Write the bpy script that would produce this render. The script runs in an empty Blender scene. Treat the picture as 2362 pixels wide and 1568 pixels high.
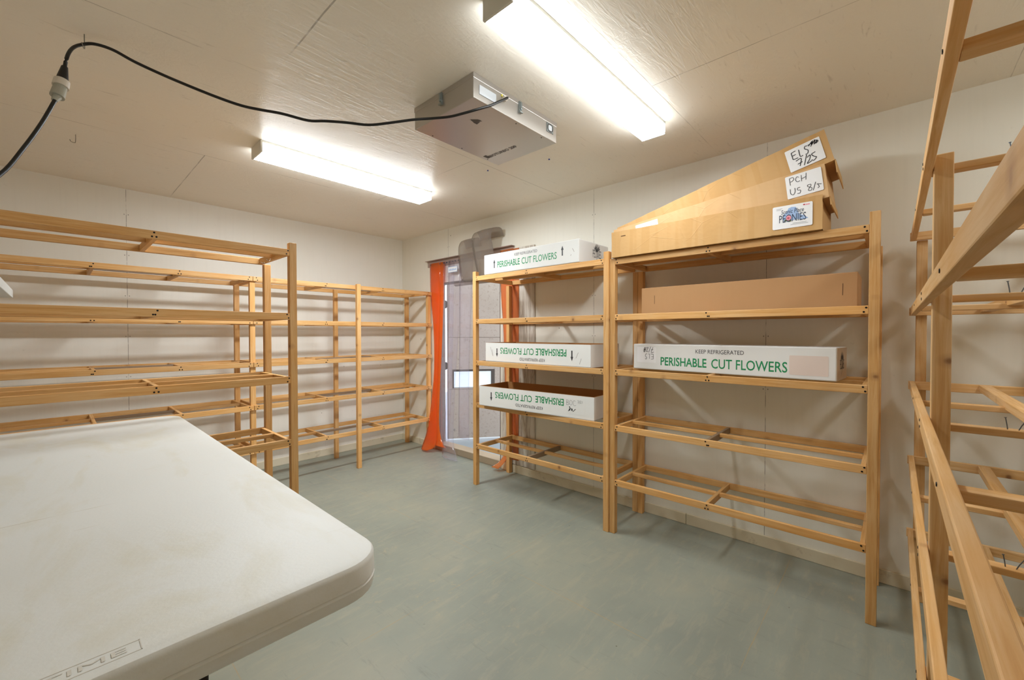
import bpy, bmesh, math, random
from mathutils import Vector, Matrix, Euler
random.seed(7)
S = bpy.context.scene
C = S.collection
R = math.radians

# ------------------------------------------------------------------ camera
cd = bpy.data.cameras.new('camera'); cam = bpy.data.objects.new('camera', cd); C.objects.link(cam)
cd.sensor_width = 36.0; cd.lens = 965.13 / 2362 * 36; cd.clip_start = 0.02
cam.location = (-2.8973, -4.4789, 1.2974)
_y, _p, _r = R(47.547), R(0.8667), R(-0.0806)
_f = Vector((math.sin(_y)*math.cos(_p), math.cos(_y)*math.cos(_p), -math.sin(_p)))
_x = Vector((math.cos(_y), -math.sin(_y), 0)); _u = _x.cross(_f)
_x, _u = _x*math.cos(_r)+_u*math.sin(_r), _u*math.cos(_r)-_x*math.sin(_r)
cam.rotation_euler = Matrix((_x, _u, -_f)).transposed().to_euler()
S.camera = cam
# ------------------------------------------------------------------ world, exposure
W = bpy.data.worlds.new('world'); S.world = W; W.use_nodes = True
W.node_tree.nodes['Background'].inputs[0].default_value = (0.90, 0.94, 1.0, 1)
W.node_tree.nodes['Background'].inputs[1].default_value = 0.5
S.view_settings.view_transform = 'Standard'; S.view_settings.look = 'None'
S.view_settings.gamma = 1; S.view_settings.use_curve_mapping = False
S.view_settings.exposure = 2.55
S.cycles.diffuse_bounces = 10; S.cycles.max_bounces = 16; S.cycles.transparent_max_bounces = 24
LAMP = 7.5            # emission of the fluorescent lenses
LAMP_COL = (0.90, 0.955, 1.0)
H = 2.44

# ------------------------------------------------------------------ material helpers
def rgb(h):
    v = [int(h[i:i+2], 16)/255 for i in (0, 2, 4)]
    return tuple(((c/12.92) if c <= .04045 else ((c+.055)/1.055)**2.4) for c in v)+(1,)
class NT:
    def __init__(s, name):
        s.m = bpy.data.materials.new(name); s.m.use_nodes = True; s.t = s.m.node_tree
        s.b = s.t.nodes['Principled BSDF']; s.out = s.t.nodes['Material Output']
    def n(s, t, **k):
        o = s.t.nodes.new(t)
        for a, v in k.items():
            if a.startswith('i_'):
                key = a[2:]; key = int(key) if key.isdigit() else key.replace('_', ' ')
                if hasattr(v, 'is_output') or isinstance(v, bpy.types.NodeSocket): s.t.links.new(v, o.inputs[key])
                else: o.inputs[key].default_value = v
            else: setattr(o, a, v)
        return o
    def l(s, a, b): s.t.links.new(a, b)
    def math(s, op, a, b=None, c=None):
        o = s.n('ShaderNodeMath', operation=op)
        for i, v in enumerate((a, b, c)):
            if v is None: continue
            if isinstance(v, bpy.types.NodeSocket): s.l(v, o.inputs[i])
            else: o.inputs[i].default_value = v
        return o.outputs[0]
    def mix(s, f, a, b, mode='MIX'):
        o = s.n('ShaderNodeMix', data_type='RGBA', blend_type=mode)
        for i, v in ((0, f), (6, a), (7, b)):
            if isinstance(v, bpy.types.NodeSocket): s.l(v, o.inputs[i])
            else: o.inputs[i].default_value = v
        return o.outputs[2]
    def ramp(s, f, stops):
        o = s.n('ShaderNodeValToRGB'); s.l(f, o.inputs[0]); e = o.color_ramp.elements
        while len(e) > 1: e.remove(e[0])
        e[0].position = stops[0][0]; c = stops[0][1]; e[0].color = c if len(c) == 4 else (*c, 1)
        for p, c in stops[1:]:
            q = e.new(p); q.color = c if len(c) == 4 else (*c, 1)
        return o.outputs[0]
    def noise(s, vec, sc, det=4, rough=.55, dist=0):
        o = s.n('ShaderNodeTexNoise'); s.l(vec, o.inputs['Vector'])
        o.inputs['Scale'].default_value = sc; o.inputs['Detail'].default_value = det
        o.inputs['Roughness'].default_value = rough; o.inputs['Distortion'].default_value = dist
        return o.outputs[0]
    def mapping(s, vec, scale=(1, 1, 1), loc=(0, 0, 0), rot=(0, 0, 0)):
        o = s.n('ShaderNodeMapping'); s.l(vec, o.inputs[0])
        o.inputs['Scale'].default_value = scale; o.inputs['Location'].default_value = loc; o.inputs['Rotation'].default_value = rot
        return o.outputs[0]
    def pos(s): return s.n('ShaderNodeNewGeometry').outputs['Position']
    def obj(s): return s.n('ShaderNodeTexCoord').outputs['Object']
    def bump(s, h, strength, dist=.01):
        o = s.n('ShaderNodeBump'); s.l(h, o.inputs['Height']); o.inputs['Strength'].default_value = strength
        o.inputs['Distance'].default_value = dist; s.l(o.outputs[0], s.b.inputs['Normal'])
    def base(s, c):
        if isinstance(c, bpy.types.NodeSocket): s.l(c, s.b.inputs['Base Color'])
        else: s.b.inputs['Base Color'].default_value = c
    def rough(s, r):
        if isinstance(r, bpy.types.NodeSocket): s.l(r, s.b.inputs['Roughness'])
        else: s.b.inputs['Roughness'].default_value = r
BW0, BW1 = (0, 0, 0, 1), (1, 1, 1, 1)
def simple(name, col, rough=.5, metal=0, spec=.5, emit=None):
    n = NT(name); n.base(col); n.rough(rough); n.b.inputs['Metallic'].default_value = metal
    n.b.inputs['Specular IOR Level'].default_value = spec
    if emit: n.b.inputs['Emission Color'].default_value = (*emit[0], 1); n.b.inputs['Emission Strength'].default_value = emit[1]
    return n.m
def line(n, coord, p, w):        # 1 on a thin line coord == p
    d = n.math('ABSOLUTE', n.math('SUBTRACT', coord, p)); return n.math('LESS_THAN', d, w)

def pine(name, tint=(1, 1, 1), dark=0.0, grey=0.0):
    n = NT(name); o = n.obj()
    rnd = n.n('ShaderNodeObjectInfo').outputs['Random']
    off = n.n('ShaderNodeVectorMath', operation='SCALE'); n.l(n.n('ShaderNodeCombineXYZ', i_0=7.3, i_1=3.1, i_2=5.7).outputs[0], off.inputs[0]); n.l(rnd, off.inputs['Scale'])
    add = n.n('ShaderNodeVectorMath', operation='ADD'); n.l(o, add.inputs[0]); n.l(off.outputs[0], add.inputs[1])
    v = add.outputs[0]
    g = n.mapping(v, (1.2, 26, 26)); wv = n.noise(g, 3.0, 5, .6, .6)
    g2 = n.mapping(v, (3, 120, 120)); fine = n.noise(g2, 2.0, 3, .6)
    big = n.noise(n.mapping(v, (2.2, 5, 5)), 1.5, 2)
    def tc(h): c = rgb(h); return (c[0]*tint[0], c[1]*tint[1], c[2]*tint[2], 1)
    col = n.ramp(wv, [(.28, tc('c89354')), (.45, tc('ddad6f')), (.6, tc('e8bf88')), (.78, tc('cf9b5c'))])
    col = n.mix(n.math('MULTIPLY', fine, .35), col, tc('bd8443'))
    col = n.mix(n.ramp(big, [(.35, (0, 0, 0)), (.75, (.6, .6, .6))]), col, tc('dc9f55'))
    # brightness differs a little from board to board
    hsv = n.n('ShaderNodeHueSaturation'); n.l(col, hsv.inputs['Color']); hsv.inputs['Saturation'].default_value = 1.02
    n.l(n.math('ADD', n.math('MULTIPLY', rnd, .22), .80), hsv.inputs['Value']); col = hsv.outputs[0]
    # knots
    kv = n.n('ShaderNodeTexVoronoi', feature='F1'); n.l(n.mapping(v, (8.5, 7, 7)), kv.inputs['Vector']); kv.inputs['Scale'].default_value = 1.0
    km = n.ramp(n.math('ADD', kv.outputs['Distance'], n.math('MULTIPLY', fine, .03)), [(.0, (1, 1, 1)), (.06, (.9, .9, .9)), (.11, (.3, .3, .3)), (.22, (0, 0, 0))])
    keep = n.math('GREATER_THAN', n.n('ShaderNodeSeparateColor', i_0=kv.outputs['Color']).outputs[0], .38)
    col = n.mix(n.math('MULTIPLY', n.math('MULTIPLY', km, keep), .85), col, tc('6e3f1c'))
    if grey: col = n.mix(grey, col, rgb('6f675e'))
    n.base(col); n.rough(.55); n.bump(wv, .12, .002)
    return n.m

M = {}
M['pine'] = pine('pine'); M['pine_pale'] = pine('pine_pale', tint=(1.02, 1.10, 1.28)); M['pine_old'] = pine('pine_weathered', grey=.75)
M['screw'] = simple('black_screw', rgb('1c1b1a'), .45, .6)
M['nail'] = simple('steel_nail', rgb('6d747c'), .35, .9)

def paint_wall(name, axis, seams, base='ddd8cc'):
    n = NT(name); p = n.pos(); sep = n.n('ShaderNodeSeparateXYZ', i_0=p)
    h = sep.outputs[axis]; z = sep.outputs[2]
    big = n.noise(p, 1.3, 4); col = n.mix(big, rgb(base), rgb('e4e0d2'))
    gr = n.noise(n.mapping(p, (40, 40, 2.0)), 1.0, 4, .6)
    col = n.mix(n.math('MULTIPLY', n.ramp(gr, [(.5, (0, 0, 0)), (.85, (1, 1, 1))]), .07), col, rgb('a9a296'))
    # small scuffs and dents
    vo = n.n('ShaderNodeTexVoronoi'); n.l(p, vo.inputs['Vector']); vo.inputs['Scale'].default_value = 5.5
    dot = n.math('LESS_THAN', vo.outputs['Distance'], .035)
    sel = n.math('GREATER_THAN', n.n('ShaderNodeSeparateColor', i_0=vo.outputs['Color']).outputs[1], .72)
    col = n.mix(n.math('MULTIPLY', n.math('MULTIPLY', dot, sel), .65), col, rgb('5f564c'))
    sc = n.noise(n.mapping(p, (9, 9, 14)), 1.4, 6, .7)
    col = n.mix(n.ramp(sc, [(.66, (0, 0, 0)), (.74, (.32, .32, .32))]), col, rgb('9d9588'))
    hgt = gr
    for s in seams:
        pp, zmax = s
        wob = n.math('ADD', h, n.math('MULTIPLY', n.math('SUBTRACT', n.noise(p, 9, 2), .5), .004))
        L = line(n, wob, pp, .0016)
        L = n.math('MULTIPLY', L, n.math('LESS_THAN', z, zmax))
        brk = n.ramp(n.noise(n.mapping(p, (1, 1, 5)), 3, 3), [(.38, (.15, .15, .15)), (.52, (1, 1, 1))])
        L = n.math('MULTIPLY', L, brk)
        col = n.mix(n.math('MULTIPLY', L, .75), col, rgb('6a6155'))
        nd = n.math('MULTIPLY', n.math('LESS_THAN', n.math('ABSOLUTE', n.math('SUBTRACT', n.math('ABSOLUTE', n.math('SUBTRACT', h, pp)), .012)), .003),
                    n.math('LESS_THAN', n.math('PINGPONG', z, .16), .004))
        col = n.mix(n.math('MULTIPLY', nd, .6), col, rgb('4a4036'))
    n.base(col); n.rough(.42); n.bump(hgt, .05, .003)
    return n.m
M['wallA'] = paint_wall('painted_plywood_left', 0, [(-2.505, 3)], 'f1f0ea')
M['wallB'] = paint_wall('painted_plywood_right', 1, [(-2.71, 3), (-3.905, 3), (-.893, 3), (-5.12, 3)], 'eae7db')
M['wallX'] = paint_wall('painted_plywood_rear', 1, [(-2.6, 3)])

def ceiling_mat():
    n = NT('painted_ceiling_board'); p = n.pos(); sep = n.n('ShaderNodeSeparateXYZ', i_0=p); x, y = sep.outputs[0], sep.outputs[1]
    st = n.noise(n.mapping(p, (4, 22, 4), rot=(0, 0, R(8))), 2.2, 6, .65, .8)
    ch = n.noise(p, 26, 5, .65, 1.2)
    patch = n.ramp(n.noise(p, 1.6, 3), [(.42, (0, 0, 0)), (.62, (1, 1, 1))])
    col = n.mix(n.noise(p, .9, 3), rgb('f3eee3'), rgb('ede5d5'))
    col = n.mix(n.ramp(st, [(.62, (0, 0, 0)), (.72, (.3, .3, .3))]), col, rgb('a0937f'))
    hh = n.math('ADD', n.math('MULTIPLY', st, .8), n.math('MULTIPLY', n.math('MULTIPLY', ch, patch), .9))
    wob = n.math('MULTIPLY', n.math('SUBTRACT', n.noise(p, 7, 2), .5), .006)
    brk = n.ramp(n.noise(p, 2.6, 3), [(.40, (.05, .05, .05)), (.55, (1, 1, 1))])
    tot = None
    xs = n.math('ADD', x, wob); ys = n.math('ADD', y, wob)
    row = n.math('MODULO', n.math('FLOOR', n.math('DIVIDE', n.math('MULTIPLY', y, -1), 1.213)), 2)      # 0,1,0,1
    for L in ([line(n, ys, q, .0018) for q in (-1.213, -2.425, -3.64, -4.85)] +
              [n.math('MULTIPLY', line(n, xs, -2.235, .003), n.math('SUBTRACT', 1, row)), n.math('MULTIPLY', line(n, xs, -1.02, .002), row), n.math('MULTIPLY', line(n, xs, -3.46, .002), row)]):
        tot = L if tot is None else n.math('MAXIMUM', tot, L)
    tot = n.math('MULTIPLY', tot, brk)
    col = n.mix(n.math('MULTIPLY', tot, .6), col, rgb('7b6f60'))
    n.base(col); n.rough(n.math('ADD', n.math('MULTIPLY', ch, .25), .22)); n.bump(hh, .45, .006)
    return n.m
M['ceiling'] = ceiling_mat()
def floor_mat():
    n = NT('painted_plywood_floor'); p = n.pos(); sep = n.n('ShaderNodeSeparateXYZ', i_0=p); x, y = sep.outputs[0], sep.outputs[1]
    big = n.noise(p, 1.1, 5, .6)
    col = n.ramp(big, [(.3, rgb('80857b')), (.5, rgb('8c9083')), (.68, rgb('989785'))])
    w = n.noise(n.mapping(p, (3, 14, 3), rot=(0, 0, R(-35))), 1.6, 7, .7, .5)
    col = n.mix(n.ramp(w, [(.5, (0, 0, 0)), (.72, (.55, .55, .55))]), col, rgb('a39d88'))
    w2 = n.noise(n.mapping(p, (16, 2.5, 3), rot=(0, 0, R(12))), 1.5, 7, .75)
    col = n.mix(n.ramp(w2, [(.58, (0, 0, 0)), (.7, (.45, .45, .45))]), col, rgb('6e746c'))
    w3 = n.noise(n.mapping(p, (7, 7, 7)), 2.2, 6, .75)
    worn = n.ramp(n.noise(p, .75, 2), [(.5, (0, 0, 0)), (.66, (1, 1, 1))])
    col = n.mix(n.math('MULTIPLY', n.ramp(w3, [(.57, (0, 0, 0)), (.68, (.7, .7, .7))]), worn), col, rgb('c0a982'))
    sp = n.n('ShaderNodeTexVoronoi'); n.l(p, sp.inputs['Vector']); sp.inputs['Scale'].default_value = 9
    dot = n.math('MULTIPLY', n.math('LESS_THAN', sp.outputs['Distance'], .03), n.math('GREATER_THAN', n.n('ShaderNodeSeparateColor', i_0=sp.outputs['Color']).outputs[0], .8))
    col = n.mix(n.math('MULTIPLY', dot, .8), col, rgb('55503f'))
    brk = n.ramp(n.noise(p, 3.5, 3), [(.42, (0, 0, 0)), (.56, (1, 1, 1))])
    wob = n.math('MULTIPLY', n.math('SUBTRACT', n.noise(p, 5, 2), .5), .008)
    tot = None
    for L in [line(n, n.math('ADD', x, wob), q, .002) for q in (-1.22, -2.44)] + [line(n, n.math('ADD', y, wob), q, .002) for q in (-1.6, -2.83, -4.05, -5.2)]:
        tot = L if tot is None else n.math('MAXIMUM', tot, L)
    col = n.mix(n.math('MULTIPLY', n.math('MULTIPLY', tot, brk), .6), col, rgb('a88f66'))
    n.base(col); n.rough(n.math('ADD', n.math('MULTIPLY', w3, .3), .32)); n.bump(w, .12, .004)
    return n.m
M['floor'] = floor_mat()
def base_mat():
    n = NT('painted_baseboard'); p = n.pos(); z = n.n('ShaderNodeSeparateXYZ', i_0=p).outputs[2]
    col = n.mix(n.noise(p, 4, 4), rgb('e0d8c2'), rgb('d3c8aa'))
    col = n.mix(n.ramp(n.noise(p, 9, 5, .7), [(.6, (0, 0, 0)), (.75, (.6, .6, .6))]), col, rgb('8d7c5e'))
    n.base(col); n.rough(.5); return n.m
M['base'] = base_mat()
def weathered():
    n = NT('weathered_plywood_trim'); p = n.pos()
    g = n.noise(n.mapping(p, (30, 16, 1.3)), 1.0, 6, .7, .7)
    col = n.ramp(g, [(.3, rgb('e0dcd4')), (.48, rgb('cfc8bc')), (.56, rgb('a6998a')), (.64, rgb('cdc6ba')), (.8, rgb('b3a692'))])
    n.base(col); n.rough(.6); n.bump(g, .3, .004); return n.m
M['weathered'] = weathered()
def concrete():
    n = NT('weathered_grey_door_face'); o = n.obj(); 
    col = n.mix(n.noise(o, 2.2, 5), rgb('b5aaa0'), rgb('9f958c'))
    sp = n.noise(o, 30, 5, .75); col = n.mix(n.ramp(sp, [(.55, (0, 0, 0)), (.68, (.75, .75, .75))]), col, rgb('7a6a58'))
    st = n.noise(n.mapping(o, (6, 6, 9)), 1.2, 6, .75); col = n.mix(n.ramp(st, [(.6, (0, 0, 0)), (.7, (.6, .6, .6))]), col, rgb('6b5d50'))
    z = n.n('ShaderNodeSeparateXYZ', i_0=o).outputs[2]
    L = n.math('MAXIMUM', line(n, z, 1.204, .004), line(n, z, .588, .003))
    col = n.mix(n.math('MULTIPLY', L, .7), col, rgb('5e5249'))
    vo = n.n('ShaderNodeTexVoronoi'); n.l(n.mapping(o, (3.2, 0, 2.9)), vo.inputs['Vector']); vo.inputs['Scale'].default_value = 1; vo.inputs['Randomness'].default_value = .35
    col = n.mix(n.math('MULTIPLY', n.math('LESS_THAN', vo.outputs['Distance'], .055), .55), col, rgb('6a6a6c'))
    n.base(col); n.rough(.7); n.bump(sp, .3, .004); return n.m
M['door'] = concrete()
M['jamb'] = simple('dark_weathered_jamb', rgb('6e6058'), .6)
M['jambl'] = simple('tan_foam_seal', rgb('b0a090'), .6)
M['dark'] = simple('dark_frame', rgb('4b4440'), .5)
M['sill'] = simple('bare_wood_sill', rgb('a89880'), .65)
M['ground'] = simple('wet_concrete_ground', rgb('8f9ba1'), .4)
def plastic_table():
    n = NT('white_moulded_plastic'); o = n.obj()
    col = n.mix(n.noise(o, 1.3, 4), rgb('e0e1dd'), rgb('d8d9d3'))
    st = n.noise(n.mapping(o, (5, 2, 4), rot=(0, 0, R(10))), 1.2, 6, .6, .6)
    col = n.mix(n.ramp(st, [(.5, (0, 0, 0)), (.78, (.6, .6, .6))]), col, rgb('c9bf9c'))
    sc = n.noise(n.mapping(o, (3, 40, 3), rot=(0, 0, R(62))), 1.0, 4, .6, 1)
    col = n.mix(n.ramp(sc, [(.68, (0, 0, 0)), (.72, (.5, .5, .5))]), col, rgb('a3926a'))
    vo = n.n('ShaderNodeTexVoronoi'); n.l(o, vo.inputs['Vector']); vo.inputs['Scale'].default_value = 5
    d = n.math('MULTIPLY', n.math('LESS_THAN', vo.outputs['Distance'], .02), n.math('GREATER_THAN', n.n('ShaderNodeSeparateColor', i_0=vo.outputs['Color']).outputs[0], .75))
    col = n.mix(d, col, rgb('5b4a44'))
    n.base(col); n.rough(.5); n.bump(n.noise(o, 160, 3), .12, .002); return n.m
M['table'] = plastic_table()
M['emboss'] = simple('moulded_mark', rgb('cfcbc0'), .5)
M['blackmetal'] = simple('black_powder_coat', rgb('141414'), .4, .3)
def fabricbox(name, a, b, crumple=.3, crease_col='9a7a4a', light='e0bf93'):
    n = NT(name); o = n.obj()
    col = n.mix(n.noise(o, 3, 4), rgb(a), rgb(b))
    vt = n.n('ShaderNodeTexVoronoi', feature='DISTANCE_TO_EDGE'); n.l(n.mapping(o, (4.5, 4, 9), rot=(.3, .5, .2)), vt.inputs['Vector']); vt.inputs['Scale'].default_value = 1.2
    gate = n.ramp(n.noise(o, 6, 2), [(.48, (0, 0, 0)), (.62, (1, 1, 1))])
    crease = n.math('MULTIPLY', n.ramp(vt.outputs['Distance'], [(0, (1, 1, 1)), (.02, (0, 0, 0))]), gate)
    fl = n.noise(n.mapping(o, (60, 1, 3)), 1.0, 2)
    col = n.mix(n.math('MULTIPLY', crease, crumple*.3), col, rgb(crease_col))  # crease lines tinted darker than the board
    band = n.noise(n.mapping(o, (9, .3, .5)), 1.2, 2); col = n.mix(n.math('MULTIPLY', n.ramp(band, [(.45, (0, 0, 0)), (.5, (1, 1, 1)), (.58, (1, 1, 1)), (.63, (0, 0, 0))]), crumple*.2), col, rgb(light))
    n.base(col); n.rough(.75); n.b.inputs['Specular IOR Level'].default_value = .25
    n.bump(n.math('ADD', n.math('MULTIPLY', n.noise(o, 5, 3, .5, .5), crumple*3), n.math('ADD', n.math('MULTIPLY', crease, crumple*.5), n.math('MULTIPLY', fl, .15))), .5, .006)
    return n.m
M['kraft'] = fabricbox('kraft_cardboard', 'c79f69', 'bd935c', .6, '8a6434')
M['kraft_lt'] = fabricbox('pale_kraft_cardboard', 'd6b184', 'c9a06c', .7, '9a7444')
M['brown'] = fabricbox('smooth_brown_cardboard', 'b98f64', 'b3885c', .06)
M['whitebox'] = fabricbox('white_printed_cardboard', 'e4e4e0', 'dcdcd8', .12, 'b5b0a8', 'e8e8e6')
M['greyend'] = fabricbox('tan_box_end', 'c8b6a0', 'bda890', .2)  # end face toned darker and browner than the white carton
M['inner'] = simple('brown_box_inside', rgb('a87844'), .8)
M['paper'] = simple('white_paper_label', rgb('ececec'), .4)
M['pinkpaper'] = simple('faded_label_mark', rgb('ddcdc2'), .5)
M['green'] = simple('green_print', rgb('1d8a55'), .5)
M['ink'] = simple('black_print', rgb('2b2b30'), .5)
M['inkl'] = simple('grey_marker', rgb('8d8f90'), .5)
M['slit'] = simple('dark_slit', rgb('5a3a20'), .8)
M['blue'] = simple('pale_blue_print', rgb('9db7dc'), .5)
M['navy'] = simple('navy_print', rgb('2e3c55'), .5)
M['pink'] = simple('pink_print', rgb('ec9aa6'), .5)
M['leaf'] = simple('leaf_print', rgb('3d4a22'), .5)
M['red'] = simple('red_print', rgb('c05560'), .5)
M['lampbody'] = simple('white_enamel', rgb('c9c9c4'), .4)
def lens(boost=1.0, side=.23):
    n = NT('prismatic_lens'); o = n.obj()
    ck = n.n('ShaderNodeTexChecker'); n.l(o, ck.inputs[0]); ck.inputs['Scale'].default_value = 130
    n.base((.9, .9, .9, 1)); n.rough(.25)
    n.b.inputs['Emission Color'].default_value = (*LAMP_COL, 1)
    # a prismatic lens throws most of its light down: the facets on the sides give off less
    dn = n.math('MULTIPLY', n.n('ShaderNodeSeparateXYZ', i_0=n.n('ShaderNodeNewGeometry').outputs['Normal']).outputs[2], -1)
    k = n.math('MAXIMUM', dn, side)
    n.l(n.math('MULTIPLY', n.math('MULTIPLY', n.math('ADD', n.math('MULTIPLY', ck.outputs[1], .06), .94), k), LAMP*boost), n.b.inputs['Emission Strength'])
    return n.m
M['lens'] = lens(); M['lens_new'] = lens(1.65, .18); M['lens_old'] = lens(.48, .5)
M['endcap'] = simple('grey_end_cap', rgb('dcdbd2'), .45)
M['steel'] = simple('brushed_stainless', rgb('b9b4ad'), .33, .75)
M['galv'] = simple('galvanised_latch', rgb('9aa3a4'), .3, .8)
M['plate'] = simple('rating_plate', rgb('cfd4d8'), .4)
M['yellow'] = simple('yellow_tape', rgb('e0cf5a'), .5)
M['cable'] = simple('black_rubber_cable', rgb('141312'), .45)
M['plugwhite'] = simple('white_plug_ring', rgb('d9d2c6'), .4)
M['plugclear'] = simple('clear_plug_body', rgb('a8a89c'), .2)
M['wire'] = simple('wire', rgb('8f8b80'), .4, .6)
M['alu'] = simple('aluminium_rail', rgb('b09c92'), .45, .5)
M['bluepin'] = simple('blue_pin', rgb('2b3f9a'), .4)
M['shelfwhite'] = simple('white_laminate', rgb('c9cac6'), .5)
def vinyl(name, col, tr, gloss, dif, translucent=True):
    m = bpy.data.materials.new(name); m.use_nodes = True; t = m.node_tree; t.nodes.clear()
    out = t.nodes.new('ShaderNodeOutputMaterial')
    a = t.nodes.new('ShaderNodeBsdfTransparent'); a.inputs[0].default_value = tr[1]
    b = t.nodes.new('ShaderNodeBsdfDiffuse'); b.inputs[0].default_value = col
    tl = t.nodes.new('ShaderNodeBsdfTranslucent'); tl.inputs[0].default_value = col
    g = t.nodes.new('ShaderNodeBsdfGlossy'); g.inputs['Roughness'].default_value = .12
    m1 = t.nodes.new('ShaderNodeMixShader'); m1.inputs[0].default_value = .5; t.links.new(b.outputs[0], m1.inputs[1]); t.links.new(tl.outputs[0], m1.inputs[2])
    m2 = t.nodes.new('ShaderNodeMixShader'); m2.inputs[0].default_value = tr[0]; t.links.new(m1.outputs[0], m2.inputs[1]); t.links.new(a.outputs[0], m2.inputs[2])
    lw = t.nodes.new('ShaderNodeLayerWeight'); pw_ = t.nodes.new('ShaderNodeMath'); pw_.operation = 'POWER'; t.links.new(lw.outputs['Facing'], pw_.inputs[0]); pw_.inputs[1].default_value = 4
    fr = t.nodes.new('ShaderNodeMath'); fr.operation = 'MULTIPLY_ADD'; t.links.new(pw_.outputs[0], fr.inputs[0]); fr.inputs[1].default_value = .5; fr.inputs[2].default_value = .04
    m3 = t.nodes.new('ShaderNodeMixShader'); t.links.new(fr.outputs[0], m3.inputs[0]); t.links.new(m2.outputs[0], m3.inputs[1]); t.links.new(g.outputs[0], m3.inputs[2])
    t.links.new(m3.outputs[0], out.inputs[0]); return m
M['orange'] = vinyl('orange_vinyl', rgb('ff9440'), (.42, rgb('ffa458')), .1, .5)
M['orange_backlit'] = vinyl('backlit_orange_vinyl', rgb('ffbe80'), (.5, rgb('ffc890')), .1, .5)  # same orange vinyl, light from behind put into a paler, clearer colour
M['clear'] = vinyl('clear_vinyl', rgb('e2e0e8'), (.94, rgb('fcfbff')), .1, .5)
M['smoke'] = vinyl('aged_grey_vinyl', rgb('cdc5bd'), (.68, rgb('e8e4e0')), .1, .5)

# ------------------------------------------------------------------ object helpers
def link(o, parent=None):
    C.objects.link(o)
    if parent: o.parent = parent
    return o
def tag(o, label=None, cat=None, group=None, kind=None):
    if label: o['label'] = label
    if cat: o['category'] = cat
    if group: o['group'] = group
    if kind: o['kind'] = kind
    return o
def empty(name, loc, rot=(0, 0, 0), **k):
    o = bpy.data.objects.new(name, None); o.location = loc; o.rotation_euler = rot; o.empty_display_size = .05
    link(o); return tag(o, **k)
def mesh_obj(name, bm, mat, parent=None, loc=(0, 0, 0), rot=(0, 0, 0), smooth=False):
    me = bpy.data.meshes.new(name); bm.to_mesh(me); bm.free()
    for m in (mat if isinstance(mat, (list, tuple)) else [mat]): me.materials.append(m)
    if smooth:
        for p in me.polygons: p.use_smooth = True
    o = bpy.data.objects.new(name, me); o.location = loc; o.rotation_euler = rot
    return link(o, parent)
def add_box(bm, a, b, bev=0, mi=0):
    a = Vector(a); b = Vector(b); c = (a+b)/2; s = [abs(b[i]-a[i]) for i in range(3)]
    r = bmesh.ops.create_cube(bm, size=1); vs = r['verts']
    for v in vs: v.co = Vector((v.co.x*s[0], v.co.y*s[1], v.co.z*s[2]))+c
    if mi:
        for f in {f for v in vs for f in v.link_faces}: f.material_index = mi
    if bev:
        es = list({e for v in vs for e in v.link_edges})
        bmesh.ops.bevel(bm, geom=es, offset=bev, segments=2, profile=.5, affect='EDGES', clamp_overlap=True)
    return vs
def box(name, a, b, mat, parent=None, bev=0, off=(0, 0, 0)):
    """box between corners a,b given in the parent's space; origin at its centre"""
    a = Vector(a); b = Vector(b); c = (a+b)/2
    bm = bmesh.new(); add_box(bm, a-c, b-c, bev)
    return mesh_obj(name, bm, mat, parent, c)
beam_cache = {}
def beam(name, a, b, mat, parent, axis=None):
    """timber between corners a,b (parent's space): mesh has local X along its length for the grain"""
    a = Vector(a); b = Vector(b); c = (a+b)/2; s = [abs(b[i]-a[i]) for i in range(3)]
    ax = axis if axis is not None else s.index(max(s))
    if ax == 0: L, w, h, rot = s[0], s[1], s[2], (0, 0, 0)
    elif ax == 1: L, w, h, rot = s[1], s[0], s[2], (0, 0, R(90))
    else: L, w, h, rot = s[2], s[1], s[0], (0, R(-90), 0)
    key = (round(L, 4), round(w, 4), round(h, 4), mat.name)
    if key in beam_cache:
        o = bpy.data.objects.new(name, beam_cache[key]); link(o, parent); o.location = c; o.rotation_euler = rot; return o
    bm = bmesh.new(); add_box(bm, (-L/2, -w/2, -h/2), (L/2, w/2, h/2), .0022)
    o = mesh_obj(name, bm, mat, parent, c, rot); beam_cache[key] = o.data; return o
def cyl(bm, p0, p1, r0, r1=None, seg=16, cap=True):
    p0 = Vector(p0); p1 = Vector(p1); r1 = r0 if r1 is None else r1; d = (p1-p0); q = d.to_track_quat('Z', 'Y')
    rings = []
    for p, r in ((p0, r0), (p1, r1)):
        rings.append([bm.verts.new(p+q@Vector((r*math.cos(2*math.pi*i/seg), r*math.sin(2*math.pi*i/seg), 0))) for i in range(seg)])
    for i in range(seg):
        bm.faces.new((rings[0][i], rings[0][(i+1) % seg], rings[1][(i+1) % seg], rings[1][i]))
    if cap:
        bm.faces.new(rings[0][::-1]); bm.faces.new(rings[1])
def tube(bm, pts, r, seg=10):
    pts = [Vector(p) for p in pts]; rings = []
    up = Vector((.13, .21, .97)).normalized()
    for i, p in enumerate(pts):
        d = (pts[min(i+1, len(pts)-1)]-pts[max(i-1, 0)]).normalized()
        x = d.cross(up)
        if x.length < 1e-4: x = d.cross(Vector((1, 0, 0)))
        x.normalize(); y = d.cross(x).normalized()
        rings.append([bm.verts.new(p+(x*math.cos(2*math.pi*k/seg)+y*math.sin(2*math.pi*k/seg))*r) for k in range(seg)])
    for a, b in zip(rings, rings[1:]):
        for k in range(seg): bm.faces.new((a[k], a[(k+1) % seg], b[(k+1) % seg], b[k]))
    bm.faces.new(rings[0][::-1]); bm.faces.new(rings[-1])
    bmesh.ops.recalc_face_normals(bm, faces=bm.faces)
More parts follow.
